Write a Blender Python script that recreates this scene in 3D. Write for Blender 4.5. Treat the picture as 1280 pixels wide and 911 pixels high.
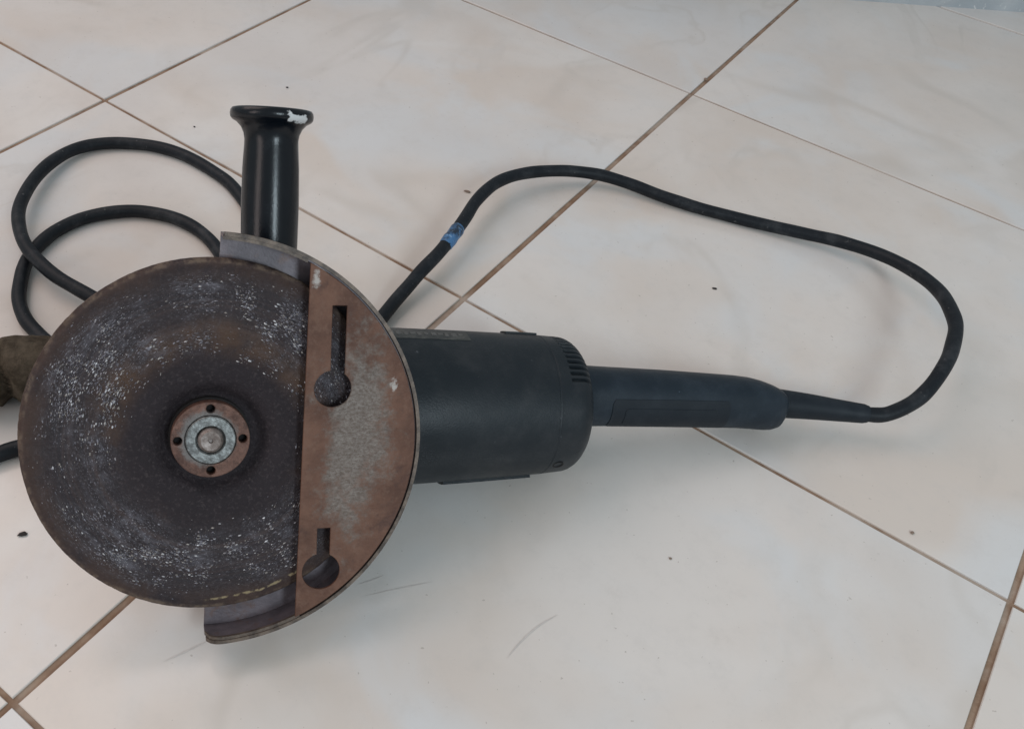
import bpy, bmesh, math, random
from mathutils import Vector, Matrix, noise

# ------------------------------------------------------------------ camera
H = 0.4758                       # lens height above the tiles (m); tiles come out at 0.40 m
F_PX, PITCH, ROLL = 1165.0, 0.75, 0.105      # focal length for a 1280 px wide frame, tilt from straight down, roll
PPX, PPY = 640 - 120.4, 455.5 + 9.6          # optical centre (the photograph is a crop)
scene = bpy.context.scene
for o in list(bpy.data.objects):
    bpy.data.objects.remove(o)
COL = scene.collection

rx = Vector((1, 0, 0)); fw = Vector((0, math.sin(PITCH), -math.cos(PITCH))); upv = rx.cross(fw)
right = math.cos(ROLL) * rx + math.sin(ROLL) * upv
up = -math.sin(ROLL) * rx + math.cos(ROLL) * upv
cam_d = bpy.data.cameras.new('camera'); cam = bpy.data.objects.new('camera', cam_d); COL.objects.link(cam)
cam.matrix_world = Matrix(((right.x, up.x, -fw.x, 0), (right.y, up.y, -fw.y, 0), (right.z, up.z, -fw.z, H), (0, 0, 0, 1)))
cam_d.sensor_width = 36; cam_d.lens = F_PX / 1280 * 36
cam_d.shift_x = 120.4 / 1280; cam_d.shift_y = 9.6 / 1280
cam_d.clip_start = 0.01; cam_d.clip_end = 50
scene.camera = cam

# ------------------------------------------------------------------ room light
world = bpy.data.worlds.new('World'); scene.world = world; world.use_nodes = True
bg = world.node_tree.nodes['Background']
bg.inputs[0].default_value = (0.86, 0.95, 1.0, 1); bg.inputs[1].default_value = 0.41

def area(name, loc, target, sx, sy, power, col):
    d = bpy.data.lights.new(name, 'AREA'); d.shape = 'RECTANGLE'; d.size = sx; d.size_y = sy
    d.energy = power; d.color = col
    o = bpy.data.objects.new(name, d); COL.objects.link(o); o.location = loc
    o.rotation_euler = (Vector(target) - Vector(loc)).to_track_quat('-Z', 'Y').to_euler()
    return o
area('window_light_warm', (-1.15, 0.90, 1.55), (0.05, 0.35, 0), 1.4, 1.4, 12.5, (1.0, 0.80, 0.74))
area('doorway_light_cool', (0.85, -0.95, 1.05), (0.15, 0.45, 0), 0.30, 0.5, 11.0, (0.78, 0.92, 1.0))
area('window_light_front_left', (-1.25, -0.75, 0.95), (-0.1, 0.4, 0.1), 0.5, 0.9, 4.2, (1.0, 0.84, 0.80))

vs = scene.view_settings
vs.view_transform = 'Standard'; vs.look = 'None'; vs.exposure = 0.06; vs.gamma = 1.0; vs.use_curve_mapping = False
scene.render.engine = 'CYCLES'

# ------------------------------------------------------------------ helpers
rnd = random.Random(7)

def at(u, v, z=0.0):
    """point of the place seen at photo pixel (u, v), at height z"""
    d = right * ((u - PPX) / F_PX) - up * ((v - PPY) / F_PX) + fw
    k = (z - H) / d.z
    return Vector((0, 0, H)) + d * k

def link(name, me, mat=None, parent=None, smooth=35):
    o = bpy.data.objects.new(name, me); COL.objects.link(o)
    if mat is not None:
        me.materials.clear(); me.materials.append(mat)
    if smooth and len(me.polygons):
        me.polygons.foreach_set('use_smooth', [True] * len(me.polygons))
        try: me.set_sharp_from_angle(angle=math.radians(smooth))
        except Exception: pass
    if parent is not None: o.parent = parent
    return o

def mesh(verts, faces, name='m'):
    me = bpy.data.meshes.new(name); me.from_pydata([tuple(v) for v in verts], [], faces); me.update()
    return me

def from_bm(bm):
    bmesh.ops.recalc_face_normals(bm, faces=bm.faces[:])
    me = bpy.data.meshes.new('m'); bm.to_mesh(me); bm.free(); return me

def tag(o, label=None, cat=None, group=None, kind=None):
    if label: o['label'] = label
    if cat: o['category'] = cat
    if group: o['group'] = group
    if kind: o['kind'] = kind
    return o

def loft(rings, close=True):
    """rings: list of equal-length point loops; ends capped"""
    verts = [p for r in rings for p in r]; n = len(rings[0]); faces = []
    for i in range(len(rings) - 1):
        for j in range(n):
            a, b = i * n + j, i * n + (j + 1) % n
            faces.append((a, b, b + n, a + n))
    if close:
        faces.append(tuple(reversed(range(n)))); faces.append(tuple(range(len(verts) - n, len(verts))))
    bm = bmesh.new(); me = mesh(verts, faces); bm.from_mesh(me); return from_bm(bm)

def lathe(profile, seg=64, org=Vector((0, 0, 0)), ax=Vector((0, 0, 1)), e1=Vector((1, 0, 0)), fn=None):
    """profile of (radius, height) about ax; radius 0 at an end closes it"""
    e2 = ax.cross(e1); rings = []
    for (r, z) in profile:
        ring = []
        for k in range(seg):
            a = 2 * math.pi * k / seg
            rr, zz = fn(r, z, a) if fn else (r, z)
            ring.append(org + ax * zz + (e1 * math.cos(a) + e2 * math.sin(a)) * max(rr, 1e-5))
        rings.append(ring)
    return loft(rings)

def shape2d(outer, holes, z0, z1, bevel=0.0):
    """extruded flat outline with holes, bevelled edges"""
    cu = bpy.data.curves.new('c', 'CURVE'); cu.dimensions = '2D'; cu.fill_mode = 'BOTH'
    cu.extrude = (z1 - z0) / 2 - bevel; cu.bevel_depth = bevel; cu.bevel_resolution = 1; cu.offset = -bevel
    for pts in [outer] + holes:
        s = cu.splines.new('POLY'); s.points.add(len(pts) - 1); s.use_cyclic_u = True
        for q, p in zip(s.points, pts): q.co = (p[0], p[1], 0, 1)
    o = bpy.data.objects.new('c', cu); COL.objects.link(o)
    dg = bpy.context.evaluated_depsgraph_get(); dg.update()
    me = bpy.data.meshes.new_from_object(o.evaluated_get(dg))
    bpy.data.objects.remove(o); bpy.data.curves.remove(cu)
    me.transform(Matrix.Translation((0, 0, (z0 + z1) / 2)))
    return me

def arc(cx, cy, r, a0, a1, n):
    return [(cx + r * math.cos(math.radians(a0 + (a1 - a0) * k / n)), cy + r * math.sin(math.radians(a0 + (a1 - a0) * k / n))) for k in range(n + 1)]

def catmull(pts, per=10):
    P = [pts[0] * 2 - pts[1]] + list(pts) + [pts[-1] * 2 - pts[-2]]; out = []
    for i in range(1, len(P) - 2):
        p0, p1, p2, p3 = P[i - 1], P[i], P[i + 1], P[i + 2]
        for k in range(per):
            t = k / per
            out.append(0.5 * ((2 * p1) + (p2 - p0) * t + (2 * p0 - 5 * p1 + 4 * p2 - p3) * t * t + (3 * p1 - p0 - 3 * p2 + p3) * t ** 3))
    out.append(P[-2]); return out

def tube(path, rad, seg=16):
    rings = []; nrm = None
    for i, p in enumerate(path):
        t = (path[min(i + 1, len(path) - 1)] - path[max(i - 1, 0)]).normalized()
        if nrm is None:
            nrm = t.orthogonal().normalized()
        nrm = (nrm - t * nrm.dot(t)).normalized(); b = t.cross(nrm)
        r = rad(i / (len(path) - 1)) if callable(rad) else rad
        rings.append([p + (nrm * math.cos(2 * math.pi * k / seg) + b * math.sin(2 * math.pi * k / seg)) * r for k in range(seg)])
    return loft(rings)

# ------------------------------------------------------------------ materials
class NT:
    def __init__(self, name):
        self.m = bpy.data.materials.new(name); self.m.use_nodes = True
        self.t = self.m.node_tree; self.b = self.t.nodes['Principled BSDF']
    def n(self, typ, **kw):
        nd = self.t.nodes.new(typ)
        for k, v in kw.items(): setattr(nd, k, v)
        return nd
    def l(self, a, b): self.t.links.new(a, b)
    def val(self, sock, v):
        if hasattr(v, 'is_output') or isinstance(v, bpy.types.NodeSocket): self.l(v, sock)
        else: sock.default_value = v
    def math(self, op, a, b=0.0, c=None, clamp=False):
        nd = self.n('ShaderNodeMath', operation=op, use_clamp=clamp)
        self.val(nd.inputs[0], a); self.val(nd.inputs[1], b)
        if c is not None: self.val(nd.inputs[2], c)
        return nd.outputs[0]
    def mix(self, f, a, b):
        nd = self.n('ShaderNodeMix', data_type='RGBA')
        self.val(nd.inputs[0], f)
        self.val(nd.inputs[6], a if not isinstance(a, tuple) else (*a, 1)); self.val(nd.inputs[7], b if not isinstance(b, tuple) else (*b, 1))
        return nd.outputs[2]
    def ramp(self, f, lo, hi, smooth=True):
        nd = self.n('ShaderNodeMapRange', interpolation_type='SMOOTHSTEP' if smooth else 'LINEAR')
        self.val(nd.inputs[0], f); nd.inputs[1].default_value = lo; nd.inputs[2].default_value = hi
        return nd.outputs[0]
    def noise(self, vec, scale, detail=4, rough=0.55, dist=0.0):
        nd = self.n('ShaderNodeTexNoise'); nd.inputs['Scale'].default_value = scale; nd.inputs['Detail'].default_value = detail
        nd.inputs['Roughness'].default_value = rough; nd.inputs['Distortion'].default_value = dist
        self.l(vec, nd.inputs['Vector']); return nd.outputs[0]
    def obj(self): return self.n('ShaderNodeTexCoord').outputs['Object']
    def mapv(self, vec, scale=(1, 1, 1), loc=(0, 0, 0)):
        nd = self.n('ShaderNodeMapping'); nd.inputs['Scale'].default_value = scale; nd.inputs['Location'].default_value = loc
        self.l(vec, nd.inputs['Vector']); return nd.outputs[0]
    def bump(self, h, strength, dist):
        nd = self.n('ShaderNodeBump'); nd.inputs['Strength'].default_value = strength; nd.inputs['Distance'].default_value = dist
        self.l(h, nd.inputs['Height']); self.l(nd.outputs[0], self.b.inputs['Normal'])
    def out(self, color=None, rough=None, metal=None, spec=None):
        for k, v in (('Base Color', color), ('Roughness', rough), ('Metallic', metal), ('Specular IOR Level', spec)):
            if v is None: continue
            self.val(self.b.inputs[k], (*v, 1) if isinstance(v, tuple) else v)
        return self.m

def m_tile():
    k = NT('glazed_tile'); c = k.obj()
    info = k.n('ShaderNodeObjectInfo'); rv = k.math('MULTIPLY', info.outputs['Random'], 37.0)
    cmb = k.n('ShaderNodeCombineXYZ'); k.l(rv, cmb.inputs[0]); k.l(k.math('MULTIPLY', rv, 1.7), cmb.inputs[1]); k.l(rv, cmb.inputs[2])
    ad = k.n('ShaderNodeVectorMath', operation='ADD'); k.l(c, ad.inputs[0]); k.l(cmb.outputs[0], ad.inputs[1]); v = ad.outputs[0]
    base = k.mix(k.ramp(k.noise(v, 5.0, 5, 0.5, 0.6), 0.36, 0.66), (0.735, 0.69, 0.648), (0.68, 0.608, 0.545))
    base = k.mix(k.ramp(k.noise(k.mapv(v, loc=(5, 2, 9)), 8.0, 4, 0.5, 0.8), 0.45, 0.75), base, (0.69, 0.69, 0.685))
    base = k.mix(k.math('MULTIPLY', k.ramp(k.noise(k.mapv(v, loc=(11, 7, 1)), 3.5, 3, 0.5, 0.4), 0.5, 0.72), 0.4), base, (0.61, 0.605, 0.605))
    # faint veins
    vn = k.noise(k.mapv(v, loc=(3, 3, 3)), 2.6, 3, 0.45, 0.7)
    vein = k.math('SUBTRACT', 1.0, k.ramp(k.math('ABSOLUTE', k.math('SUBTRACT', vn, 0.5)), 0.0, 0.032))
    vein = k.math('MULTIPLY', vein, k.math('MULTIPLY', k.ramp(k.noise(k.mapv(v, loc=(1, 8, 2)), 6, 2), 0.42, 0.66), 0.45))
    base = k.mix(vein, base, (0.57, 0.51, 0.45))
    vn2 = k.noise(k.mapv(v, loc=(13, 4, 6)), 4.0, 2, 0.4, 0.8)
    v2 = k.math('SUBTRACT', 1.0, k.ramp(k.math('ABSOLUTE', k.math('SUBTRACT', vn2, 0.5)), 0.0, 0.075))
    base = k.mix(k.math('MULTIPLY', v2, k.math('MULTIPLY', k.ramp(k.noise(k.mapv(v, loc=(6, 1, 4)), 4, 2), 0.45, 0.66), 0.45)), base, (0.75, 0.735, 0.71))
    vn3 = k.noise(k.mapv(v, (1.0, 0.55, 1), (21, 14, 3)), 5.2, 4, 0.5, 0.9)
    v3 = k.math('SUBTRACT', 1.0, k.ramp(k.math('ABSOLUTE', k.math('SUBTRACT', vn3, 0.52)), 0.0, 0.03))
    base = k.mix(k.math('MULTIPLY', v3, k.math('MULTIPLY', k.ramp(k.noise(k.mapv(v, loc=(16, 11, 4)), 5, 3), 0.44, 0.66), 0.33)), base, (0.55, 0.505, 0.455))
    # ground-in dirt smudges
    d = k.math('MULTIPLY', k.ramp(k.noise(k.mapv(v, loc=(2, 9, 5)), 20, 6, 0.7), 0.60, 0.85), 0.30)
    base = k.mix(d, base, (0.40, 0.37, 0.34))
    base = k.mix(k.math('MULTIPLY', k.ramp(k.noise(k.mapv(v, loc=(8, 8, 3)), 60, 6, 0.75), 0.45, 0.75), 0.22), base, (0.56, 0.53, 0.50))
    sp = k.ramp(k.noise(v, 330, 2, 0.5), 0.735, 0.77)
    base = k.mix(k.math('MULTIPLY', sp, 0.45), base, (0.30, 0.25, 0.21))
    k.bump(k.noise(v, 9, 3), 0.10, 0.004)
    rgh = k.math('ADD', 0.07, k.math('MULTIPLY', k.noise(v, 14, 5, 0.65), 0.26))
    return k.out(base, rgh, 0.0, 0.5)

def m_grout():
    k = NT('brown_grout'); c = k.obj()
    col = k.mix(k.ramp(k.noise(c, 30, 5, 0.65), 0.35, 0.7), (0.225, 0.140, 0.092), (0.36, 0.255, 0.185))
    col = k.mix(k.math('MULTIPLY', k.ramp(k.noise(c, 16, 4, 0.6), 0.48, 0.66), 0.8), col, (0.44, 0.375, 0.32))
    k.bump(k.noise(c, 500, 3), 0.6, 0.001)
    return k.out(col, 0.9, 0.0, 0.2)

def m_wall():
    k = NT('wall_paint'); c = k.obj()
    col = k.mix(k.ramp(k.noise(c, 14, 5), 0.35, 0.7), (0.40, 0.44, 0.47), (0.52, 0.55, 0.57))
    col = k.mix(k.math('MULTIPLY', k.ramp(k.noise(c, 160, 4), 0.62, 0.72), 0.7), col, (0.78, 0.78, 0.76))
    k.bump(k.noise(c, 120, 4), 0.4, 0.002)
    return k.out(col, 0.6)

def m_plastic(name, base, dust, rough=0.5, amount=0.5, sc=60):
    k = NT(name); c = k.obj()
    f = k.math('MULTIPLY', k.ramp(k.noise(c, sc, 6, 0.65), 0.42, 0.78), amount)
    col = k.mix(f, base, dust)
    g = k.math('MULTIPLY', k.ramp(k.noise(k.mapv(c, (0.35, 1, 1)), 700, 3, 0.6), 0.62, 0.75), 0.25)
    col = k.mix(g, col, dust)
    big = k.math('MULTIPLY', k.ramp(k.noise(k.mapv(c, loc=(4, 1, 2)), 22, 3), 0.48, 0.72), 0.35 * amount)
    col = k.mix(big, col, dust)
    col = k.mix(k.math('MULTIPLY', k.ramp(k.noise(k.mapv(c, (1, 0.6, 1), (9, 3, 5)), 240, 4, 0.65), 0.70, 0.76), 0.6), col, tuple(min(1, v * 3.2) for v in dust))
    k.bump(k.noise(c, 900, 3, 0.6), 0.25, 0.0006)
    r = k.math('ADD', rough, k.math('MULTIPLY', k.math('SUBTRACT', k.noise(c, 35, 4), 0.5), 0.35))
    return k.out(col, r, 0.0, 0.30)

def m_disc():
    k = NT('abrasive_disc'); c = k.obj()
    sx = k.n('ShaderNodeSeparateXYZ'); k.l(c, sx.inputs[0]); x, y = sx.outputs[0], sx.outputs[1]
    r = k.math('SQRT', k.math('ADD', k.math('MULTIPLY', x, x), k.math('MULTIPLY', y, y)))
    th = k.math('ARCTAN2', y, x)
    pol = k.n('ShaderNodeCombineXYZ'); k.l(k.math('MULTIPLY', r, 420.0), pol.inputs[0]); k.l(k.math('MULTIPLY', th, 9.0), pol.inputs[1])
    dark = k.mix(k.noise(c, 45, 6, 0.65), (0.013, 0.010, 0.0125), (0.036, 0.027, 0.031))
    rustn = k.noise(c, 26, 6, 0.65)
    # rust: outer edge band and a ring part-way in
    edge = k.math('MULTIPLY', k.ramp(r, 0.074, 0.087), k.ramp(rustn, 0.30, 0.62))
    dark = k.mix(k.math('MULTIPLY', k.ramp(k.noise(c, 520, 4, 0.75), 0.50, 0.70), 0.5), dark, (0.085, 0.068, 0.070))
    col = k.mix(k.math('MULTIPLY', edge, 0.55), dark, (0.088, 0.050, 0.034))
    ring = k.math('SUBTRACT', 1.0, k.ramp(k.math('ABSOLUTE', k.math('SUBTRACT', r, 0.052)), 0.002, 0.014))
    ring = k.math('MULTIPLY', ring, k.ramp(k.math('ADD', rustn, k.math('MULTIPLY', y, 1.6)), 0.44, 0.70))
    col = k.mix(k.math('MULTIPLY', ring, 0.75), col, (0.092, 0.049, 0.028))
    # grey abrasive dust in swirls
    band = k.math('MULTIPLY', k.ramp(r, 0.040, 0.056), k.math('SUBTRACT', 1.0, k.ramp(r, 0.078, 0.087)))
    sw = k.ramp(k.noise(pol.outputs[0], 0.55, 5, 0.7, 0.4), 0.44, 0.72)
    cl = k.ramp(k.noise(k.mapv(c, loc=(2, 5, 1)), 30, 4, 0.6), 0.40, 0.64)
    gm = k.math('MULTIPLY', k.math('MULTIPLY', band, sw), cl)
    rl = k.n('ShaderNodeCombineXYZ'); k.l(k.math('ADD', r, k.math('MULTIPLY', k.noise(c, 14, 3), 0.006)), rl.inputs[0])
    rings = k.ramp(k.noise(rl.outputs[0], 190, 4, 0.6), 0.45, 0.68)
    col = k.mix(k.math('MULTIPLY', k.math('MULTIPLY', rings, k.ramp(r, 0.038, 0.058)), 0.38), col, (0.095, 0.062, 0.054))
    col = k.mix(k.math('MULTIPLY', gm, 0.65), col, (0.150, 0.144, 0.168))
    fl = k.ramp(k.noise(pol.outputs[0], 4.0, 3, 0.8), 0.565, 0.65)
    fm = k.math('MULTIPLY', k.math('MULTIPLY', band, fl), k.math('ADD', 0.12, k.math('MULTIPLY', cl, 0.88)))
    col = k.mix(k.math('MULTIPLY', fm, 0.75), col, (0.36, 0.35, 0.39))
    # frayed pale reinforcement near the lower edge
    fr = k.math('SUBTRACT', 1.0, k.ramp(k.math('ABSOLUTE', k.math('SUBTRACT', k.math('ADD', r, k.math('MULTIPLY', k.math('SUBTRACT', k.noise(c, 90, 4), 0.5), 0.004)), 0.0845)), 0.0002, 0.0008))
    fr = k.math('MULTIPLY', fr, k.math('SUBTRACT', 1.0, k.ramp(k.math('ABSOLUTE', k.math('SUBTRACT', th, -1.30)), 0.25, 0.33)))
    fr = k.math('MULTIPLY', fr, k.ramp(k.noise(c, 260, 3), 0.42, 0.55))
    col = k.mix(k.math('MULTIPLY', fr, 0.8), col, (0.33, 0.26, 0.15))
    rimf = k.math('MULTIPLY', k.ramp(r, 0.0868, 0.0885), k.ramp(k.noise(c, 150, 4, 0.7), 0.40, 0.68))
    col = k.mix(k.math('MULTIPLY', rimf, 0.6), col, (0.20, 0.145, 0.105))
    hgt = k.math('ADD', k.noise(c, 420, 4, 0.7), k.math('MULTIPLY', k.noise(c, 110, 3), 1.2))
    k.bump(hgt, 0.7, 0.0014)
    rgh = k.math('SUBTRACT', 0.72, k.math('MULTIPLY', k.math('MULTIPLY', band, k.noise(c, 140, 3)), 0.5))
    return k.out(col, rgh, 0.0, 0.28)

def m_rust(name, worn=True):
    k = NT(name); c = k.obj()
    sx = k.n('ShaderNodeSeparateXYZ'); k.l(c, sx.inputs[0]); x, y = sx.outputs[0], sx.outputs[1]
    n1 = k.noise(c, 38, 7, 0.68); n2 = k.noise(c, 170, 5, 0.7)
    col = k.mix(k.ramp(n1, 0.32, 0.70), (0.090, 0.042, 0.028), (0.178, 0.090, 0.060))
    col = k.mix(k.math('MULTIPLY', k.ramp(n2, 0.50, 0.72), 0.55), col, (0.190, 0.110, 0.078))
    col = k.mix(k.math('MULTIPLY', k.ramp(k.noise(k.mapv(c, loc=(3, 1, 2)), 60, 5, 0.7), 0.55, 0.72), 0.7), col, (0.068, 0.036, 0.030))
    rgh = 0.62; met = 0.15
    if worn:
        # scraped bare patch in the middle of the plate
        ex = k.math('DIVIDE', k.math('SUBTRACT', x, k.math('ADD', 0.069, k.math('MULTIPLY', y, 0.05))), 0.021)
        ey = k.math('DIVIDE', k.math('SUBTRACT', y, -0.001), 0.060)
        dd = k.math('SQRT', k.math('ADD', k.math('MULTIPLY', ex, ex), k.math('MULTIPLY', ey, ey)))
        scr = k.noise(k.mapv(c, (0.62, 1, 1)), 800, 6, 0.85, 0.3)
        fld = k.math('ADD', k.math('ADD', dd, k.math('MULTIPLY', k.math('SUBTRACT', k.noise(c, 62, 7, 0.75), 0.5), 3.4)), k.math('MULTIPLY', k.math('SUBTRACT', scr, 0.5), 1.1))
        msk = k.math('SUBTRACT', 1.0, k.ramp(fld, 0.28, 1.05))
        grey = k.mix(k.ramp(scr, 0.34, 0.70), (0.105, 0.083, 0.069), (0.30, 0.275, 0.25))
        col = k.mix(k.math('MULTIPLY', msk, 0.82), col, grey)
        # two pale chips
        for (cx, cy, s) in ((0.0482, 0.0815, 0.0042), (0.0895, 0.0285, 0.0036)):
            q = k.math('SQRT', k.math('ADD', k.math('POWER', k.math('MULTIPLY', k.math('SUBTRACT', x, cx), 1.5), 2.0), k.math('POWER', k.math('MULTIPLY', k.math('SUBTRACT', y, cy), 0.8), 2.0)))
            q = k.math('ADD', q, k.math('MULTIPLY', k.math('SUBTRACT', k.noise(c, 300, 4, 0.7), 0.5), 0.010))
            col = k.mix(k.math('MULTIPLY', k.math('SUBTRACT', 1.0, k.ramp(q, s * 0.3, s * 0.95)), 0.85), col, (0.48, 0.45, 0.42))
    k.bump(k.math('ADD', n2, k.noise(c, 600, 3, 0.7)), 0.55, 0.0006)
    return k.out(col, rgh, met, 0.35)

def m_skirt():
    k = NT('guard_paint'); c = k.obj()
    col = k.mix(k.ramp(k.noise(c, 40, 6, 0.65), 0.35, 0.68), (0.098, 0.083, 0.094), (0.185, 0.155, 0.170))
    col = k.mix(k.math('MULTIPLY', k.ramp(k.noise(k.mapv(c, loc=(5, 5, 5)), 70, 5, 0.7), 0.52, 0.70), 0.8), col, (0.150, 0.083, 0.058))
    k.bump(k.noise(c, 420, 4, 0.7), 0.4, 0.0006)
    return k.out(col, 0.45, 0.2, 0.45)

def m_metal(name, a, b, sc=120, rough=0.42, metal=0.7):
    k = NT(name); c = k.obj()
    col = k.mix(k.ramp(k.noise(c, sc, 6, 0.65), 0.36, 0.66), a, b)
    k.bump(k.noise(c, 800, 3, 0.6), 0.4, 0.0005)
    return k.out(col, rough, metal, 0.5)

def m_cable():
    k = NT('rubber_cable'); c = k.obj()
    col = k.mix(k.ramp(k.noise(c, 55, 6, 0.7), 0.45, 0.78), (0.007, 0.010, 0.014), (0.034, 0.038, 0.043))
    col = k.mix(k.math('MULTIPLY', k.ramp(k.noise(c, 260, 4, 0.6), 0.66, 0.74), 0.5), col, (0.14, 0.14, 0.14))
    k.bump(k.noise(c, 380, 4), 0.3, 0.0008)
    return k.out(col, 0.52, 0.0, 0.26)

def m_tape():
    k = NT('blue_tape'); c = k.obj()
    col = k.mix(k.ramp(k.noise(c, 90, 4, 0.6), 0.40, 0.60), (0.014, 0.026, 0.045), (0.060, 0.175, 0.36))
    col = k.mix(k.math('MULTIPLY', k.ramp(k.noise(k.mapv(c, loc=(1, 2, 7)), 330, 4), 0.56, 0.7), 0.6), col, (0.30, 0.44, 0.58))
    return k.out(col, 0.40, 0.0, 0.5)

def m_lump():
    k = NT('weathered_brown'); c = k.obj()
    col = k.mix(k.ramp(k.noise(c, 60, 6, 0.7), 0.34, 0.68), (0.060, 0.047, 0.033), (0.165, 0.133, 0.098))
    k.bump(k.noise(c, 210, 6, 0.75), 1.0, 0.0035)
    return k.out(col, 0.9, 0.0, 0.15)

def m_grip():
    """glossy black side grip with a white paint chip on its flange"""
    k = NT('grip_plastic'); c = k.obj()
    sx = k.n('ShaderNodeSeparateXYZ'); k.l(c, sx.inputs[0]); x, y, z = sx.outputs
    col = k.mix(k.math('MULTIPLY', k.ramp(k.noise(c, 80, 6, 0.7), 0.5, 0.8), 0.4), (0.003, 0.005, 0.008), (0.024, 0.030, 0.037))
    nn = k.noise(c, 330, 4, 0.7)
    a = k.ramp(k.math('ADD', x, k.math('MULTIPLY', k.math('SUBTRACT', nn, 0.5), 0.006)), 0.0375, 0.0385)
    b = k.math('SUBTRACT', 1.0, k.ramp(k.math('ADD', x, k.math('MULTIPLY', k.math('SUBTRACT', nn, 0.5), 0.003)), 0.0472, 0.0480))
    e = k.ramp(k.math('ADD', y, k.math('MULTIPLY', k.math('SUBTRACT', nn, 0.5), 0.004)), 0.1562, 0.1568)
    e2 = k.math('SUBTRACT', 1.0, k.ramp(k.math('ADD', y, k.math('MULTIPLY', k.math('SUBTRACT', k.noise(c, 200, 3), 0.5), 0.008)), 0.1603, 0.1609))
    f = k.ramp(z, -0.040, -0.039)
    msk = k.math('MULTIPLY', k.math('MULTIPLY', k.math('MULTIPLY', a, b), k.math('MULTIPLY', e, e2)), f)
    col = k.mix(msk, col, (0.66, 0.66, 0.66))
    k.bump(k.noise(c, 700, 3, 0.6), 0.12, 0.0006)
    return k.out(col, k.math('ADD', 0.20, k.math('MULTIPLY', k.noise(c, 60, 4), 0.10)), 0.0, 0.34)

def m_flat(name, col, rough=0.6, metal=0.0):
    k = NT(name); c = k.obj()
    cc = k.mix(k.noise(c, 200, 4), tuple(v * 0.75 for v in col), tuple(min(1, v * 1.25) for v in col))
    return k.out(cc, rough, metal)

def m_nut():
    k = NT('rusty_nut'); c = k.obj()
    sx = k.n('ShaderNodeSeparateXYZ'); k.l(c, sx.inputs[0]); x, y = k.math('ADD', sx.outputs[0], 0.0026), k.math('SUBTRACT', sx.outputs[1], 0.002)
    r = k.math('SQRT', k.math('ADD', k.math('MULTIPLY', x, x), k.math('MULTIPLY', y, y)))
    col = k.mix(k.ramp(k.noise(c, 170, 6, 0.7), 0.34, 0.68), (0.080, 0.040, 0.030), (0.195, 0.105, 0.079))
    w = k.math('SUBTRACT', 1.0, k.ramp(k.math('ADD', r, k.math('MULTIPLY', k.math('SUBTRACT', k.noise(c, 240, 5, 0.7), 0.5), 0.008)), 0.0120, 0.0155))
    col = k.mix(k.math('MULTIPLY', w, 0.85), col, (0.185, 0.18, 0.175))
    col = k.mix(k.math('MULTIPLY', k.ramp(k.noise(c, 420, 4, 0.7), 0.55, 0.7), 0.6), col, (0.05, 0.032, 0.026))
    k.bump(k.noise(c, 500, 5, 0.7), 0.8, 0.0008)
    return k.out(col, 0.5, 0.3, 0.45)
M = dict(edge=m_metal('worn_edge', (0.060, 0.046, 0.038), (0.165, 0.125, 0.098), 130, 0.5, 0.3), tile=m_tile(), grout=m_grout(), wall=m_wall(),
         body=m_plastic('motor_plastic', (0.0095, 0.0145, 0.019), (0.036, 0.039, 0.043), 0.44, 0.55),
         rear=m_plastic('handle_plastic', (0.008, 0.016, 0.025), (0.034, 0.048, 0.064), 0.48, 0.45),
         paddle=m_plastic('paddle_plastic', (0.006, 0.011, 0.017), (0.028, 0.036, 0.045), 0.55, 0.4),
         disc=m_disc(), rust=m_rust('rusted_plate'), rim=m_rust('rusted_rim', False), skirt=m_skirt(),
         gear=m_metal('gear_casting', (0.05, 0.05, 0.05), (0.11, 0.105, 0.10), 60, 0.6, 0.3),
         nut=m_nut(),
         ring=m_metal('bare_steel_ring', (0.11, 0.112, 0.110), (0.30, 0.315, 0.31), 330, 0.42, 0.45),
         spindle=m_metal('spindle_steel', (0.17, 0.135, 0.12), (0.31, 0.265, 0.245), 280, 0.46, 0.5),
         cable=m_cable(), tape=m_tape(), lump=m_lump(), grip=m_grip(),
         hole=m_flat('hole_black', (0.012, 0.010, 0.010), 0.9),  # near-black base colour behind the pin holes and on the screw
         plate=m_plastic('worn_rating_plate', (0.045, 0.048, 0.047), (0.11, 0.11, 0.10), 0.5, 0.9, 140),
         print=m_plastic('worn_print', (0.09, 0.09, 0.087), (0.19, 0.19, 0.18), 0.5, 0.9, 200),
         crumb=m_flat('dark_crumb', (0.025, 0.020, 0.018), 0.85), splinter=m_flat('brown_splinter', (0.24, 0.18, 0.14), 0.8),
         filler=m_flat('pale_joint', (0.58, 0.545, 0.51), 0.8), scuff=m_flat('grey_scuff', (0.60, 0.56, 0.53), 0.7))

def m_grit():
    k = NT('abrasive_grit'); info = k.n('ShaderNodeNewGeometry')
    r = info.outputs['Random Per Island']
    cr = k.n('ShaderNodeValToRGB'); k.l(r, cr.inputs[0]); e = cr.color_ramp.elements
    e[0].position = 0; e[0].color = (0.10, 0.095, 0.11, 1); e[1].position = 1; e[1].color = (0.78, 0.78, 0.82, 1)
    q = e.new(0.55); q.color = (0.30, 0.29, 0.33, 1); q = e.new(0.80); q.color = (0.30, 0.265, 0.23, 1)
    return k.out(cr.outputs[0], 0.22, 0.0, 0.7)
M['grit'] = m_grit()

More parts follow.
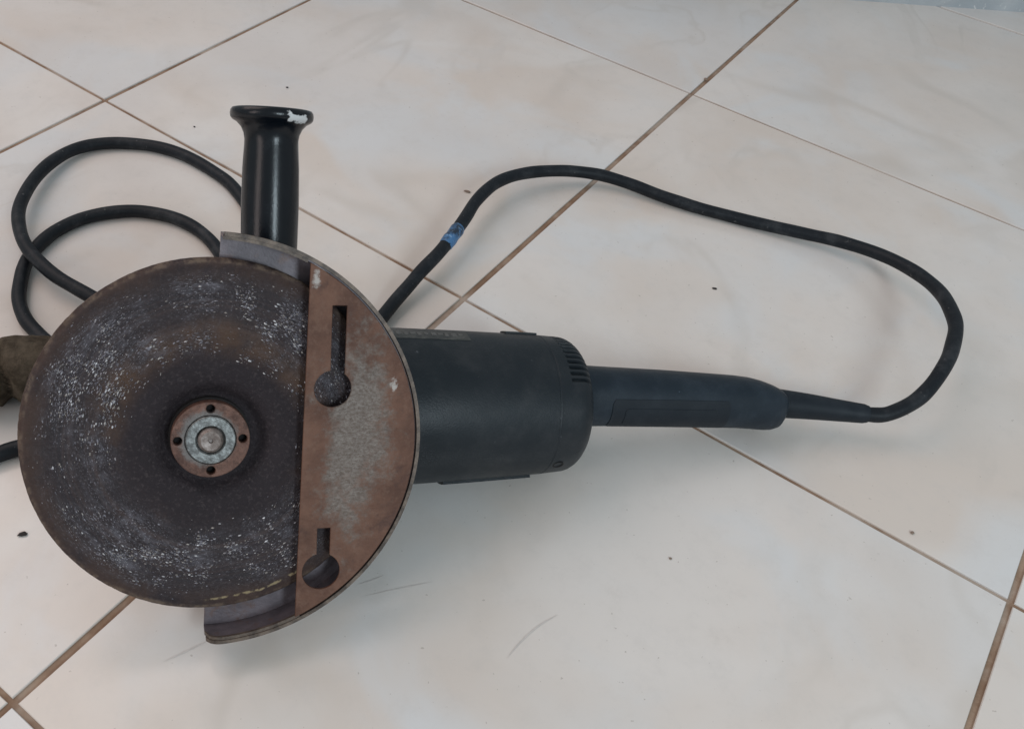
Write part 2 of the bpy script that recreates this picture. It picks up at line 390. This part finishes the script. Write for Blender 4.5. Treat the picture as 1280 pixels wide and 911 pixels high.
# ------------------------------------------------------------------ the floor: grout bed + one mesh object per tile
GO = Vector((-0.649 * H, 1.557 * H, 0)); GA = -0.569; TS = 0.845 * H
ei = Vector((math.cos(GA), math.sin(GA), 0)); ej = Vector((-math.sin(GA), math.cos(GA), 0))
W0 = Vector((0.463, 1.120, 0)); W1 = Vector((0.684, 1.137, 0)); wd = (W1 - W0).normalized(); wn = Vector((-wd.y, wd.x, 0))
GI, GJ = 0.0044, 0.0030         # joint widths across the two directions
bed = bmesh.new()
for p in ((-2.2, -0.8), (2.2, -0.8), (2.2, 1.40), (-2.2, 1.40)): bed.verts.new((p[0], p[1], -0.0016))
bed.faces.new(bed.verts)
floor = link('floor', from_bm(bed), M['grout'], None, 0); tag(floor, kind='structure')

def tile_mesh():
    hx, hy = (TS - GI) / 2, (TS - GJ) / 2; N = 14
    corners = [(-1, -1), (1, -1), (1, 1), (-1, 1)]; rings = []
    for (ins, z) in ((0.0, -0.004), (0.0, -0.0005), (0.0004, 0.0)):
        rg = []
        for q in range(4):
            (ax_, ay_), (bx_, by_) = corners[q], corners[(q + 1) % 4]
            for k in range(N):
                t_ = k / N; x = (ax_ + (bx_ - ax_) * t_) * hx; y = (ay_ + (by_ - ay_) * t_) * hy
                w_ = ins + 0.00035 * abs(noise.noise(Vector((x * 60, y * 60, 1)))) + 0.0005 * max(0, noise.noise(Vector((x * 25, y * 25, 4))) - 0.25)
                rg.append(Vector((x - math.copysign(w_, x) * (abs(x) > hx * 0.999), y - math.copysign(w_, y) * (abs(y) > hy * 0.999), z)))
        rings.append(rg)
    return loft(rings)
tm = tile_mesh(); tm.materials.append(M['tile']); tiles = {}
for i in range(-3, 5):
    for j in range(-3, 4):
        c = GO + ei * (i + 0.5) * TS + ej * (j + 0.5) * TS
        if (c - W0).dot(wn) > 0.24 or c.y < -0.45 or abs(c.x) > 1.35: continue
        o = bpy.data.objects.new('tile', tm); COL.objects.link(o); o.parent = floor
        o.location = c + Vector((rnd.uniform(-.0004, .0004), rnd.uniform(-.0004, .0004), rnd.uniform(-0.0003, 0.0)))
        o.rotation_euler = (0, 0, GA + rnd.uniform(-.0012, .0012)); tiles[(i, j)] = o

fill = bmesh.new()
for (q, w_) in ((0.02, -1), (0.98, -1), (0.98, 1), (0.02, 1)): fill.verts.new(GO + ei * (2 + q) * TS + ej * (2 * TS + w_ * GJ * 0.5) + Vector((0, 0, -0.0006)))
fill.faces.new(fill.verts)
link('joint_filler', from_bm(fill), M['filler'], floor, 0)
# wall foot in the top right corner
bm = bmesh.new()
a, b = W0 - wd * 2.2, W0 + wd * 1.4
ring = lambda z, ins: [a + wn * ins + Vector((0, 0, z)), b + wn * ins + Vector((0, 0, z)), b + wn * 0.12 + Vector((0, 0, z)), a + wn * 0.12 + Vector((0, 0, z))]
wall = link('wall', loft([ring(-0.01, 0), ring(0.30, 0)]), M['wall'], None, 0); tag(wall, kind='structure')

# ------------------------------------------------------------------ angle grinder
LX = Vector((0.956875, 0.263062, -0.123238)); LY = Vector((-0.05398, 0.577853, 0.814354)); LZ = Vector((0.285439, -0.772583, 0.567133))
SC = 1.0130; OC = Vector((-0.09775, 0.28626, 0.10302))       # centre of the disc; X = along the motor, Y = along the side grip, Z = out of the disc
base = Vector((OC.x, OC.y + 0.05, 0))
LM = Matrix.Translation(OC - base) @ Matrix(((LX.x, LY.x, LZ.x), (LX.y, LY.y, LZ.y), (LX.z, LY.z, LZ.z))).to_4x4() @ Matrix.Scale(SC, 4)
G = bpy.data.objects.new('angle_grinder', None); COL.objects.link(G); G.location = base
tag(G, 'large black corded angle grinder with worn dark disc and rusty guard lying on tiles', 'angle grinder')
def part(name, me, mat, parent=None, smooth=35):
    o = link(name, me, mat, parent or G, smooth)
    if parent is None: o.matrix_local = LM
    return o
V = Vector
ZB = -0.0631                                      # motor axis below the disc plane
def axz(x): return ZB + 0.013 * x

# motor housing ---------------------------------------------------------
def motor():
    prof = [(0.046, 0.030), (0.050, 0.044), (0.056, 0.0462), (0.075, 0.0465), (0.110, 0.0462), (0.150, 0.0447), (0.188, 0.0430), (0.1950, 0.0426), (0.1954, 0.0423), (0.1962, 0.0423), (0.1966, 0.0425)]
    for q in range(12): prof.append((0.1975 + 0.001 * q, 0.0424 - 0.00008 * q))
    for q in range(1, 9):
        a_ = q / 8 * math.pi / 2; prof.append((0.2087 + 0.0115 * math.sin(a_), 0.0300 + 0.0115 * math.cos(a_)))
    prof += [(0.2204, 0.024), (0.2204, 0.012)]
    n = 320; rings = []
    for (x, r) in prof:
        ring_ = []
        for k in range(n):
            a_ = 2 * math.pi * k / n; rr = r
            # vents: short slots along the rear edge of the upper side
            dg = math.degrees(a_) % 360
            if (dg < 58 or dg > 290) and 0.2045 < x < 0.2185 and (k % 5) in (0, 1): rr -= 0.0022
            ring_.append(V((x, math.cos(a_) * rr, axz(x) + math.sin(a_) * rr)))
        rings.append(ring_)
    return loft(rings)
mh = part('motor_housing', motor(), M['body'], None, 30)
# angle convention: Y = cos, Z = sin
def on_motor(x, deg, r): a_ = math.radians(deg); return V((x, math.cos(a_) * r, axz(x) + math.sin(a_) * r))
def patch(x0, x1, d0, d1, r0, r1, nx=6, nd=12, jag=0.0):
    """thick curved patch lying on the motor shell; r as function of x or number"""
    f = lambda r, x: r(x) if callable(r) else r
    vt, fc = [], []
    for lay in (r0, r1):
        for i in range(nx + 1):
            for j in range(nd + 1):
                x = x0 + (x1 - x0) * i / nx
                if i in (0, nx): x += rnd.uniform(-jag, jag)
                vt.append(on_motor(x, d0 + (d1 - d0) * j / nd, f(lay, x)))
    N = (nx + 1) * (nd + 1); w_ = nd + 1
    for i in range(nx):
        for j in range(nd):
            a_ = i * w_ + j; q = (a_, a_ + 1, a_ + 1 + w_, a_ + w_)
            fc.append(tuple(N + v for v in q)); fc.append(tuple(reversed(q)))
    edge = [(0, j) for j in range(nd)] + [(i, nd) for i in range(nx)] + [(nx, nd - j) for j in range(nd)] + [(nx - i, 0) for i in range(nx)]
    ids = [i * w_ + j for i, j in edge]
    for q in range(len(ids)):
        a_, b_ = ids[q], ids[(q + 1) % len(ids)]; fc.append((a_, b_, N + b_, N + a_))
    bm_ = bmesh.new(); bm_.from_mesh(mesh(vt, fc)); return from_bm(bm_)
def rmot(x):
    P = [(0.056, 0.0462), (0.075, 0.0465), (0.110, 0.0462), (0.150, 0.0447), (0.188, 0.0430), (0.1966, 0.0425), (0.210, 0.0414)]
    for (xa, ra), (xb, rb) in zip(P, P[1:]):
        if xa <= x <= xb: return ra + (rb - ra) * (x - xa) / (xb - xa)
    return P[0][1] if x < P[0][0] else P[-1][1]
off = lambda d: (lambda x: rmot(x) + d)
rp = part('rating_plate', patch(0.085, 0.148, 3, 20, off(-0.001), off(0.00035), 8, 8), M['plate'], mh)
for q in range(11):                              # the worn, unreadable line of print: rubbed remains
    x0 = 0.101 + q * 0.0041
    part('worn_print', patch(x0, x0 + rnd.uniform(0.0014, 0.0032), 9.5 + rnd.uniform(-1, 1), 14.5 + rnd.uniform(-1.2, 1.2), off(0.0002), off(0.00055), 2, 3, 0.0003), M['print'], mh)
part('seam_ridge', patch(0.176, 0.196, -16, -4, off(-0.001), off(0.0012), 6, 5), M['body'], mh)
part('brush_cover', patch(0.136, 0.191, 160, 190, off(-0.001), off(0.0016), 8, 8), M['body'], mh)
# screw recess near the rear edge
sc = on_motor(0.2015, 134, 0.0420); nrm = (sc - V((sc.x, 0, axz(sc.x)))).normalized()
part('screw', lathe([(0.0, -0.002), (0.0030, -0.002), (0.0034, 0.0004), (0.0026, 0.0004), (0.0022, -0.0006), (0.0, -0.0006)], 20, sc, nrm, V((1, 0, 0)).cross(nrm).normalized()), M['hole'], mh)

# gear housing (under the guard) ----------------------------------------
gh = part('gear_housing', lathe([(0.0, -0.108), (0.020, -0.108), (0.034, -0.100), (0.0385, -0.088), (0.0395, -0.055), (0.036, -0.034), (0.030, -0.028), (0.030, -0.016), (0.0, -0.016)], 64), M['gear'])
part('neck', loft([[V((x, math.cos(2 * math.pi * k / 48) * ry, axz(x) + math.sin(2 * math.pi * k / 48) * ry)) for k in range(48)] for x, ry in ((0.0, 0.030), (0.022, 0.036), (0.040, 0.042), (0.0535, 0.0440), (0.0555, 0.0475), (0.0600, 0.0475))]), M['gear'], gh)
SX, SZ = 0.031, -0.046
part('grip_boss', lathe([(0.0, 0.020), (0.016, 0.020), (0.0155, 0.044), (0.0125, 0.050), (0.0, 0.050)], 32, V((SX, 0, SZ)), V((0, 1, 0)), V((1, 0, 0))), M['gear'], gh)

# side grip --------------------------------------------------------------
gp = [(0.0, 0.0505), (0.0120, 0.0505), (0.0138, 0.053), (0.0142, 0.070), (0.0149, 0.095), (0.0151, 0.115), (0.0147, 0.133), (0.0140, 0.1445), (0.0139, 0.1475), (0.0144, 0.1505), (0.0158, 0.1535), (0.0180, 0.1558), (0.0202, 0.1570), (0.0212, 0.1582), (0.0215, 0.1600), (0.0212, 0.1617), (0.0204, 0.1628), (0.0190, 0.1632), (0.0172, 0.1628), (0.0160, 0.1615), (0.0, 0.1612)]
sg = part('side_grip', lathe(gp, 96, V((SX, 0, SZ)), V((0.006, 1, 0)).normalized(), V((1, -0.006, 0)).normalized()), M['grip'], None, 50)

# rear handle ------------------------------------------------------------
def hy0(x): return 0.0005 + 0.0040 * max(0, min(1, (0.355 - x) / 0.13))
# x, half-height up (Y+), down (Y-), half-depth (Z), superellipse exponent
RS = [(0.214, .0165, .0165, .0165, 2.2), (0.2185, .0205, .0205, .020, 2.2), (0.2215, .0204, .0192, .020, 2.2), (0.227, .0194, .0180, .019, 2.3), (0.245, .0188, .0176, .0185, 2.4), (0.283, .0178, .0176, .0180, 2.5),
      (0.318, .0164, .0178, .0176, 2.5), (0.336, .0156, .0180, .0174, 2.5), (0.347, .0146, .0186, .0172, 2.5), (0.355, .0130, .0192, .0168, 2.5), (0.361, .0110, .0193, .0160, 2.5), (0.3655, .0090, .0183, .0148, 2.5), (0.3680, .0072, .0163, .0128, 2.4), (0.3692, .005, .013, .009, 2.2)]
def rear_pt(x, a_, off=0.0):
    x = max(RS[0][0], min(RS[-1][0], x))
    for A_, B_ in zip(RS, RS[1:]):
        if x <= B_[0]: break
    t_ = (x - A_[0]) / (B_[0] - A_[0]); _, uy, dy, z_, ex = (p * (1 - t_) + q * t_ for p, q in zip(A_, B_))
    c_, s_ = math.cos(a_), math.sin(a_)
    cc = math.copysign(abs(c_) ** (2 / ex), c_); ss = math.copysign(abs(s_) ** (2 / ex), s_)
    d = V((0, cc * (uy if cc > 0 else dy), ss * z_)); d *= 1 + off / max(d.length, 1e-4)
    return V((x, hy0(x), axz(x))) + d
def rear():
    xs = []
    for A_, B_ in zip(RS, RS[1:]): xs += [A_[0] + (B_[0] - A_[0]) * q / 4 for q in range(4)]
    xs.append(RS[-1][0])
    return loft([[rear_pt(x, 2 * math.pi * k / 64) for k in range(64)] for x in xs])
rh = part('rear_handle', rear(), M['rear'], None, 40)
def rear_patch(x0, x1, d0, d1, off, nx=16, nd=10):
    """pad following the handle surface, edges sunk into it"""
    vt, fc = [], []; w_ = nd + 3
    for i in range(nx + 3):
        for j in range(nd + 3):
            fi, fj = min(max(i - 1, 0), nx) / nx, min(max(j - 1, 0), nd) / nd
            sunk = i in (0, nx + 2) or j in (0, nd + 2)
            cut = 0.0
            cut = 2.5 * ((fi < 0.01) + (fi > 0.99)) * (abs(fj - 0.5) > 0.42)
            x = x0 + (x1 - x0) * fi + (0.0006 if i == 0 else 0) * -1 + (0.0006 if i == nx + 2 else 0) + (cut * 0.0006 if fi < 0.5 else -cut * 0.0006)
            a_ = math.radians(d0 + (d1 - d0) * fj + (-1.4 if j == 0 else 0) + (1.4 if j == nd + 2 else 0))
            vt.append(rear_pt(x, a_, -0.0006 if sunk else off))
    for i in range(nx + 2):
        for j in range(nd + 2):
            q = i * w_ + j; fc.append((q, q + 1, q + 1 + w_, q + w_))
    bm_ = bmesh.new(); bm_.from_mesh(mesh(vt, fc)); return from_bm(bm_)
sp = part('switch_paddle', rear_patch(0.240, 0.322, 84, 152, 0.0004), M['paddle'], rh, 50)
part('switch_button', rear_patch(0.249, 0.313, 96, 136, 0.00065), M['paddle'], rh, 50)

# guard --------------------------------------------------------------------
GCY = -0.0015; RG = 0.1036; FZ = 0.0084; BZ = -0.0115
A0, A1 = -92.0, 87.8
hx = 0.0445; aa = math.degrees(math.acos((hx) / (RG - 0.0019)))
plate_out = arc(0, GCY, RG - 0.0019, -aa - 1.7, aa - 0.5, 72)
def keyhole(x0, x1, ytop, cx, cy, r):
    a0 = math.degrees(math.acos((x1 - cx) / r)); a1 = math.degrees(math.acos(max(-1, (x0 - cx) / r)))
    return [(x1, ytop), (x0, ytop)] + arc(cx, cy, r, a1, a1 + (360 - a1 + a0), 32)
holes = [keyhole(0.0566, 0.0638, 0.0690, 0.0580, 0.0272, 0.0094), keyhole(0.0522, 0.0590, -0.0460, 0.0547, -0.0696, 0.0098)]
gd = part('guard', shape2d(plate_out, holes, FZ - 0.0016, FZ, 0.0004), M['rust'], None, 30)
tag(gd, 'rusty half-moon guard plate with two keyhole slots')
def band(r0, r1, z0, z1, a0=A0, a1=A1, n=160):
    vt, fc = [], []
    for k in range(n + 1):
        a_ = math.radians(a0 + (a1 - a0) * k / n); c_, s_ = math.cos(a_), math.sin(a_)
        dd = max(0.0, 1 - abs(a0 + (a1 - a0) * k / n - A0) / 4.5); zc = z1 - 0.0075 * (1 - math.sqrt(max(0, 1 - dd * dd))); z0c = z0 - (z1 - zc if z1 - z0 < 0.008 else 0)   # rounded corner at the open end
        for (r, z) in ((r0, z0c), (r1, z0c), (r1, zc), (r0, zc)): vt.append(V((c_ * r, GCY + s_ * r, z)))
    for k in range(n):
        for q in range(4): fc.append((k * 4 + q, k * 4 + (q + 1) % 4, k * 4 + 4 + (q + 1) % 4, k * 4 + 4 + q))
    fc.append((0, 1, 2, 3)); fc.append((n * 4 + 3, n * 4 + 2, n * 4 + 1, n * 4))
    bm_ = bmesh.new(); bm_.from_mesh(mesh(vt, fc)); return from_bm(bm_)
part('guard_skirt', band(RG - 0.0017, RG - 0.0001, BZ, FZ - 0.0024), M['skirt'], gd)
part('guard_bead', band(RG - 0.0009, RG + 0.0009, FZ - 0.0046, FZ - 0.0002, A0 + 0.3, A1 - 0.3), M['edge'], gd)
for la, lb in ((A0, -aa - 0.3), (aa + 0.3, A1)):
    part('guard_lip', band(RG - 0.0026, RG - 0.0010, FZ - 0.0026, FZ - 0.0008, la, lb, 24), M['edge'], gd)
bp = arc(0, GCY, RG - 0.0018, A0, A1, 90) + arc(0, GCY, 0.030, A1, A0, 40)
part('guard_back_plate', shape2d(bp, [], BZ, BZ + 0.0016, 0.0), M['skirt'], gd)

# worn depressed-centre disc -----------------------------------------------
def disc():
    prof = [(0.0, -0.0078), (0.0218, -0.0078), (0.0232, -0.0074), (0.0250, -0.0056), (0.0270, -0.0034), (0.0295, -0.0020), (0.0330, -0.0011), (0.0370, -0.0005)]
    prof += [(0.037 + 0.0487 * q / 26, -0.0005 + 0.0004 * q / 26) for q in range(1, 27)]
    prof += [(0.0875, -0.0002), (0.0889, -0.0007), (0.0897, -0.0016), (0.0900, -0.0030), (0.0898, -0.0052), (0.0890, -0.0066), (0.045, -0.0068), (0.028, -0.0105), (0.0, -0.0110)]
    def fn(r, z, a_):
        p = V((math.cos(a_) * r, math.sin(a_) * r, 0))
        if r > 0.0865:
            r = r + 0.00015 * noise.noise(p * 190) + 0.0004 * noise.noise(p * 18) + 0.00012 * noise.noise(p * 480)
        if 0.035 < r < 0.089 and z > -0.0045: z += min(1, (r - 0.035) / 0.014) * (0.00040 * noise.noise(p * 130) + 0.00050 * noise.noise(p * 40) + 0.0002 * noise.noise(p * 420))
        return r, z
    return lathe(prof, 480, fn=fn)
dk = part('grinding_disc', disc(), M['disc'], None, 60)
def grit():
    vt, fc = [], []; cnt = 0; tries = 0
    while cnt < 7500 and tries < 160000:
        tries += 1
        a_ = rnd.uniform(0, 2 * math.pi); r = math.sqrt(rnd.uniform(0.038 ** 2, 0.0865 ** 2)); p = V((math.cos(a_) * r, math.sin(a_) * r, 0))
        m = 0.5 + 0.5 * noise.noise(p * 95 + V((3, 1, 0))); m2 = 0.5 + 0.5 * noise.noise(p * 22 + V((1, 7, 0)))
        rad = min(1, max(0, (r - 0.040) / 0.016)) * min(1, max(0.05, (0.0845 - r) / 0.009))
        ups = 0.35 + 0.65 * min(1, max(0, 0.55 + p.y * 9))
        if rnd.random() > (m * m2) ** 4.2 * 60 * rad * ups: continue
        cnt += 1
        s = rnd.choice((0.00012, 0.00015, 0.00018, 0.00022, 0.00028, 0.00042)) * rnd.uniform(0.7, 1.2)
        tg = V((-p.y, p.x, 0)).normalized(); rd_ = p.normalized(); c_ = p + V((0, 0, -0.0001 + 0.0004 * noise.noise(p * 130) + 0.0005 * noise.noise(p * 40)))
        n0 = len(vt); kk = rnd.choice((4, 5)); ph = rnd.uniform(0, 6)
        for q in range(kk):
            b_ = ph + 2 * math.pi * q / kk; vt.append(c_ + tg * math.cos(b_) * s * 1.9 * rnd.uniform(.7, 1.4) + rd_ * math.sin(b_) * s * rnd.uniform(.6, 1.2) - V((0, 0, .0002)))
        vt.append(c_ + (tg * rnd.uniform(-.5, .5) + rd_ * rnd.uniform(-.5, .5)) * s + V((0, 0, s * rnd.uniform(.5, 1.1))))
        for q in range(kk): fc.append((n0 + q, n0 + (q + 1) % kk, n0 + kk))
    return mesh(vt, fc)
gr = part('abrasive_grit', grit(), M['grit'], dk, 0); tag(gr, kind='stuff')

# flange nut and spindle -----------------------------------------------------
NX, NY = -0.0012, 0.0010
circ = lambda cx, cy, r, n=40: arc(cx, cy, r, 0, 360 - 360 / n, n - 1)
pins = [circ(NX + 0.0157 * math.cos(math.radians(d)), NY + 0.0157 * math.sin(math.radians(d)), 0.0022, 18) for d in (1, 90, 181, 271)]
nt = part('flange_nut', shape2d(circ(NX, NY, 0.0192, 72), [circ(NX, NY, 0.0125, 56)] + pins, -0.0030, 0.0030, 0.0005), M['nut'])
part('nut_base', lathe([(0.0, -0.0085), (0.0200, -0.0085), (0.0200, -0.0030), (0.0185, -0.0026), (0.0, -0.0026)], 64, V((NX, NY, 0))), M['hole'], nt)
part('nut_collar', lathe([(0.0, -0.0022), (0.0122, -0.0022), (0.0122, 0.0030), (0.0117, 0.0037), (0.0075, 0.0037), (0.0069, 0.0028), (0.0069, 0.0), (0.0, 0.0)], 56, V((NX, NY, 0))), M['ring'], nt)
part('spindle', lathe([(0.0, -0.004), (0.0063, -0.004), (0.0063, 0.0034), (0.0058, 0.0042), (0.0048, 0.0053), (0.0012, 0.0048), (0.0009, 0.0036), (0.0, 0.0035)], 40, V((NX, NY, 0))), M['spindle'])

# strain relief and cable ------------------------------------------------------
LMW = Matrix.Translation(base) @ LM
h_end = LMW @ V((0.365, -0.0042, axz(0.365)))
sr_pts = [at(968, 503.5, 0.0235), at(1010, 508, 0.0215), at(1045, 512.5, 0.0205), at(1084, 517.5, 0.0205)]
path = [p - base for p in catmull(sr_pts, 8)]
def sr_rad(t):
    r = 0.0098 - 0.0034 * t
    return r if t < 0.985 else r - 0.0006
part_sr = link('strain_relief', tube(path, sr_rad, 24), M['paddle'], G, 40)

CR = 0.0051
cp = [(1062, 514.5, .0205), (1084, 517.5, .0205), (1110, 517, .0225), (1143, 502, .0280), (1170, 474, .0345), (1189, 440, .0385), (1194, 405, .0375), (1179, 371, .033), (1150, 344, .027), (1105, 320, .019), (1050, 302, .012), (1000, 291, .008), (930, 275, .0055), (850, 253, .0060), (790, 231, .0085), (745, 218, .011), (700, 213.5, .013), (655, 217, .016), (620, 229, .019), (595, 251, .020), (578, 279, .0195), (550, 314, .017), (520, 347, .012), (484, 389, .0070),
      (440, 440, .0053), (395, 450, .0052), (362, 400, .0052), (335, 312, .0052), (302, 247, .0052), (264, 212, .0052), (215, 189, .0052), (165, 179.5, .0050), (110, 182, .006), (65, 202, .0085), (34, 237, .0115), (23, 275, .0135), (37, 314, .0140), (70, 345, .0140), (112, 370, .0120), (170, 400, .007), (240, 425, .0053), (295, 410, .0053), (300, 365, .0053), (277, 320, .0052), (257, 295, .0052), (220, 273.5, .0052), (170, 264, .0052), (115, 270, .0052), (70, 289, .0052), (38, 320, .0052), (24, 358, .0052), (29, 394, .0052), (50, 420, .0052), (95, 455, .0052), (135, 490, .0052), (140, 520, .0052), (105, 540, .0052), (60, 551, .0052), (16, 562, .0052), (-30, 579, .0052), (-90, 605, .0052)]
cpath = [p - base + V((noise.noise(p * 38), noise.noise(p * 38 + V((7, 3, 1))), 0)) * 0.0007 for p in catmull([at(*q) for q in cp], 10)]
cb = link('power_cable', tube(cpath, lambda t: CR * (1 + 0.025 * math.sin(t * 310) * math.sin(t * 83)), 16), M['cable'], G, 60)
# blue tape wrapped round the cable at the bend
ii = [k for k, p in enumerate(cpath) if (p + base - at(564, 297, 0.018)).length < 0.014 and k > 150 and k < 260]
tp = cpath[ii[0]:ii[-1] + 1]
tp2 = [tp[min(len(tp) - 1, int(q / 30 * (len(tp) - 1)))].lerp(tp[min(len(tp) - 1, int(q / 30 * (len(tp) - 1)) + 1)], (q / 30 * (len(tp) - 1)) % 1) for q in range(31)]
tme = tube(tp2, lambda t: CR * (1.10 + 0.03 * math.sin(t * 11) + (0.0 if 0.05 < t < 0.95 else -0.06)), 20)
for v_ in tme.vertices:
    w_ = noise.noise(v_.co * 400); v_.co += V((w_, noise.noise(v_.co * 380 + V((5, 0, 0))), 0)) * 0.0003
tape = link('tape_wrap', tme, M['tape'], cb, 60); tag(tape, 'scuffed blue tape wrapped round the black cable')

# ------------------------------------------------------------------ rough brown lump behind the disc
def lump():
    bm_ = bmesh.new(); bmesh.ops.create_icosphere(bm_, subdivisions=5, radius=1.0)
    for v_ in bm_.verts:
        d = v_.co.copy()
        r = 1 + 0.10 * noise.noise(d * 2.1 + V((4, 2, 1))) + 0.05 * noise.noise(d * 5.3) + 0.02 * noise.noise(d * 14)
        co = V((d.x * 0.052 * r, d.y * 0.023 * r, 0.019 + d.z * 0.021 * r))
        # the groove that splits off the end lobe
        g_ = math.exp(-((co.x + 0.0060 + 0.3 * co.y) / 0.0036) ** 2); co.y *= 1 - 0.26 * g_; co.z = 0.019 + (co.z - 0.019) * (1 - 0.40 * g_)
        co.z = max(co.z, 0.0002 + 0.0004 * (noise.noise(d * 9) + 1)); v_.co = co
    return from_bm(bm_)
lp = link('rough_lump', lump(), M['lump'], None, 60)
lp.location = at(24, 489, 0.0); lp.rotation_euler = (0, 0, math.radians(16))
tag(lp, 'rough dusty brown lump half hidden behind the left edge of the disc', 'lump')

# ------------------------------------------------------------------ loose crumbs and scuffs on the tiles
def crumb(s, el, seed):
    bm_ = bmesh.new(); bmesh.ops.create_icosphere(bm_, subdivisions=2, radius=1.0)
    for v_ in bm_.verts:
        d = v_.co.copy(); r = 1 + 0.45 * noise.noise(d * 1.7 + V((seed, 0, 0)))
        v_.co = V((d.x * s * el * r, d.y * s * r, max(0.0, s * 0.5 + d.z * s * 0.6 * r)))
    return from_bm(bm_)
for (u, v_, s, el, ang, nm, mt, lb, ct) in (
    (29, 668, 0.0016, 2.2, 20, 'crumb', 'crumb', 'black crumb on the tile left of the lower disc edge', 'crumb'),
    (893, 361, 0.0011, 2.0, 0, 'crumb', 'crumb', 'tiny dark crumb on the tile inside the cable loop', 'crumb'),
    (584, 240, 0.0014, 2.6, -18, 'splinter', 'splinter', 'small brown splinter on the tile against the bend of the cable', 'splinter'),
    (359, 110, 0.0011, 1.3, 10, 'crumb', 'crumb', 'tiny dark crumb on the tile above the side grip', 'crumb'),
    (882, 100, 0.0019, 1.3, 30, 'crumb', 'splinter', 'brown crumb in the joint at the upper right tile crossing', 'crumb'),
    (1140, 666, 0.0013, 1.3, 30, 'crumb', 'splinter', 'brown speck on the tile above the lower right joint', 'crumb'),
    (838, 698, 0.0009, 1.2, 0, 'crumb', 'splinter', 'lone brown speck on the bare tile below the rear handle', 'crumb'),
    (243, 159, 0.0009, 1.2, 0, 'crumb', 'crumb', 'tiny dark speck between the upper cable loop and the side grip', 'crumb')):
    o = link(nm, crumb(s * 0.85, el, u), M[mt], None, 30); o.location = at(u, v_, 0.0001); o.rotation_euler = (0, 0, math.radians(ang)); tag(o, lb, ct, 'crumbs scattered on the tiles')

def scuff(pts, wid, tile):
    P = catmull([at(u, v_, 0) for u, v_ in pts], 8); L = len(P); vt, fc = [], []
    for k, p in enumerate(P):
        t_ = (P[min(k + 1, L - 1)] - P[max(k - 1, 0)]).normalized(); s_ = V((-t_.y, t_.x, 0)) * wid * (0.15 + math.sin(math.pi * k / (L - 1))) * rnd.uniform(.6, 1.2)
        for sg_ in (-1, 1): vt.append(p + s_ * sg_ + V((0, 0, 0.0002)))
    fc = [(2 * k, 2 * k + 1, 2 * k + 3, 2 * k + 2) for k in range(L - 1)]
    o = link('scuff_mark', mesh(vt, fc), M['scuff'], None, 0)
    o.parent = tile; bpy.context.view_layer.update(); o.matrix_parent_inverse = tile.matrix_world.inverted()
t0 = tiles[(1, -1)]
for pts, wd_ in (([(697, 768), (672, 783), (650, 803), (634, 822)], 0.00035), ([(445, 731), (462, 726), (480, 719)], 0.0003), ([(204, 827), (230, 815), (262, 800)], 0.00035), ([(455, 745), (500, 735), (540, 727)], 0.00025)):
    scuff(pts, wd_, t0)
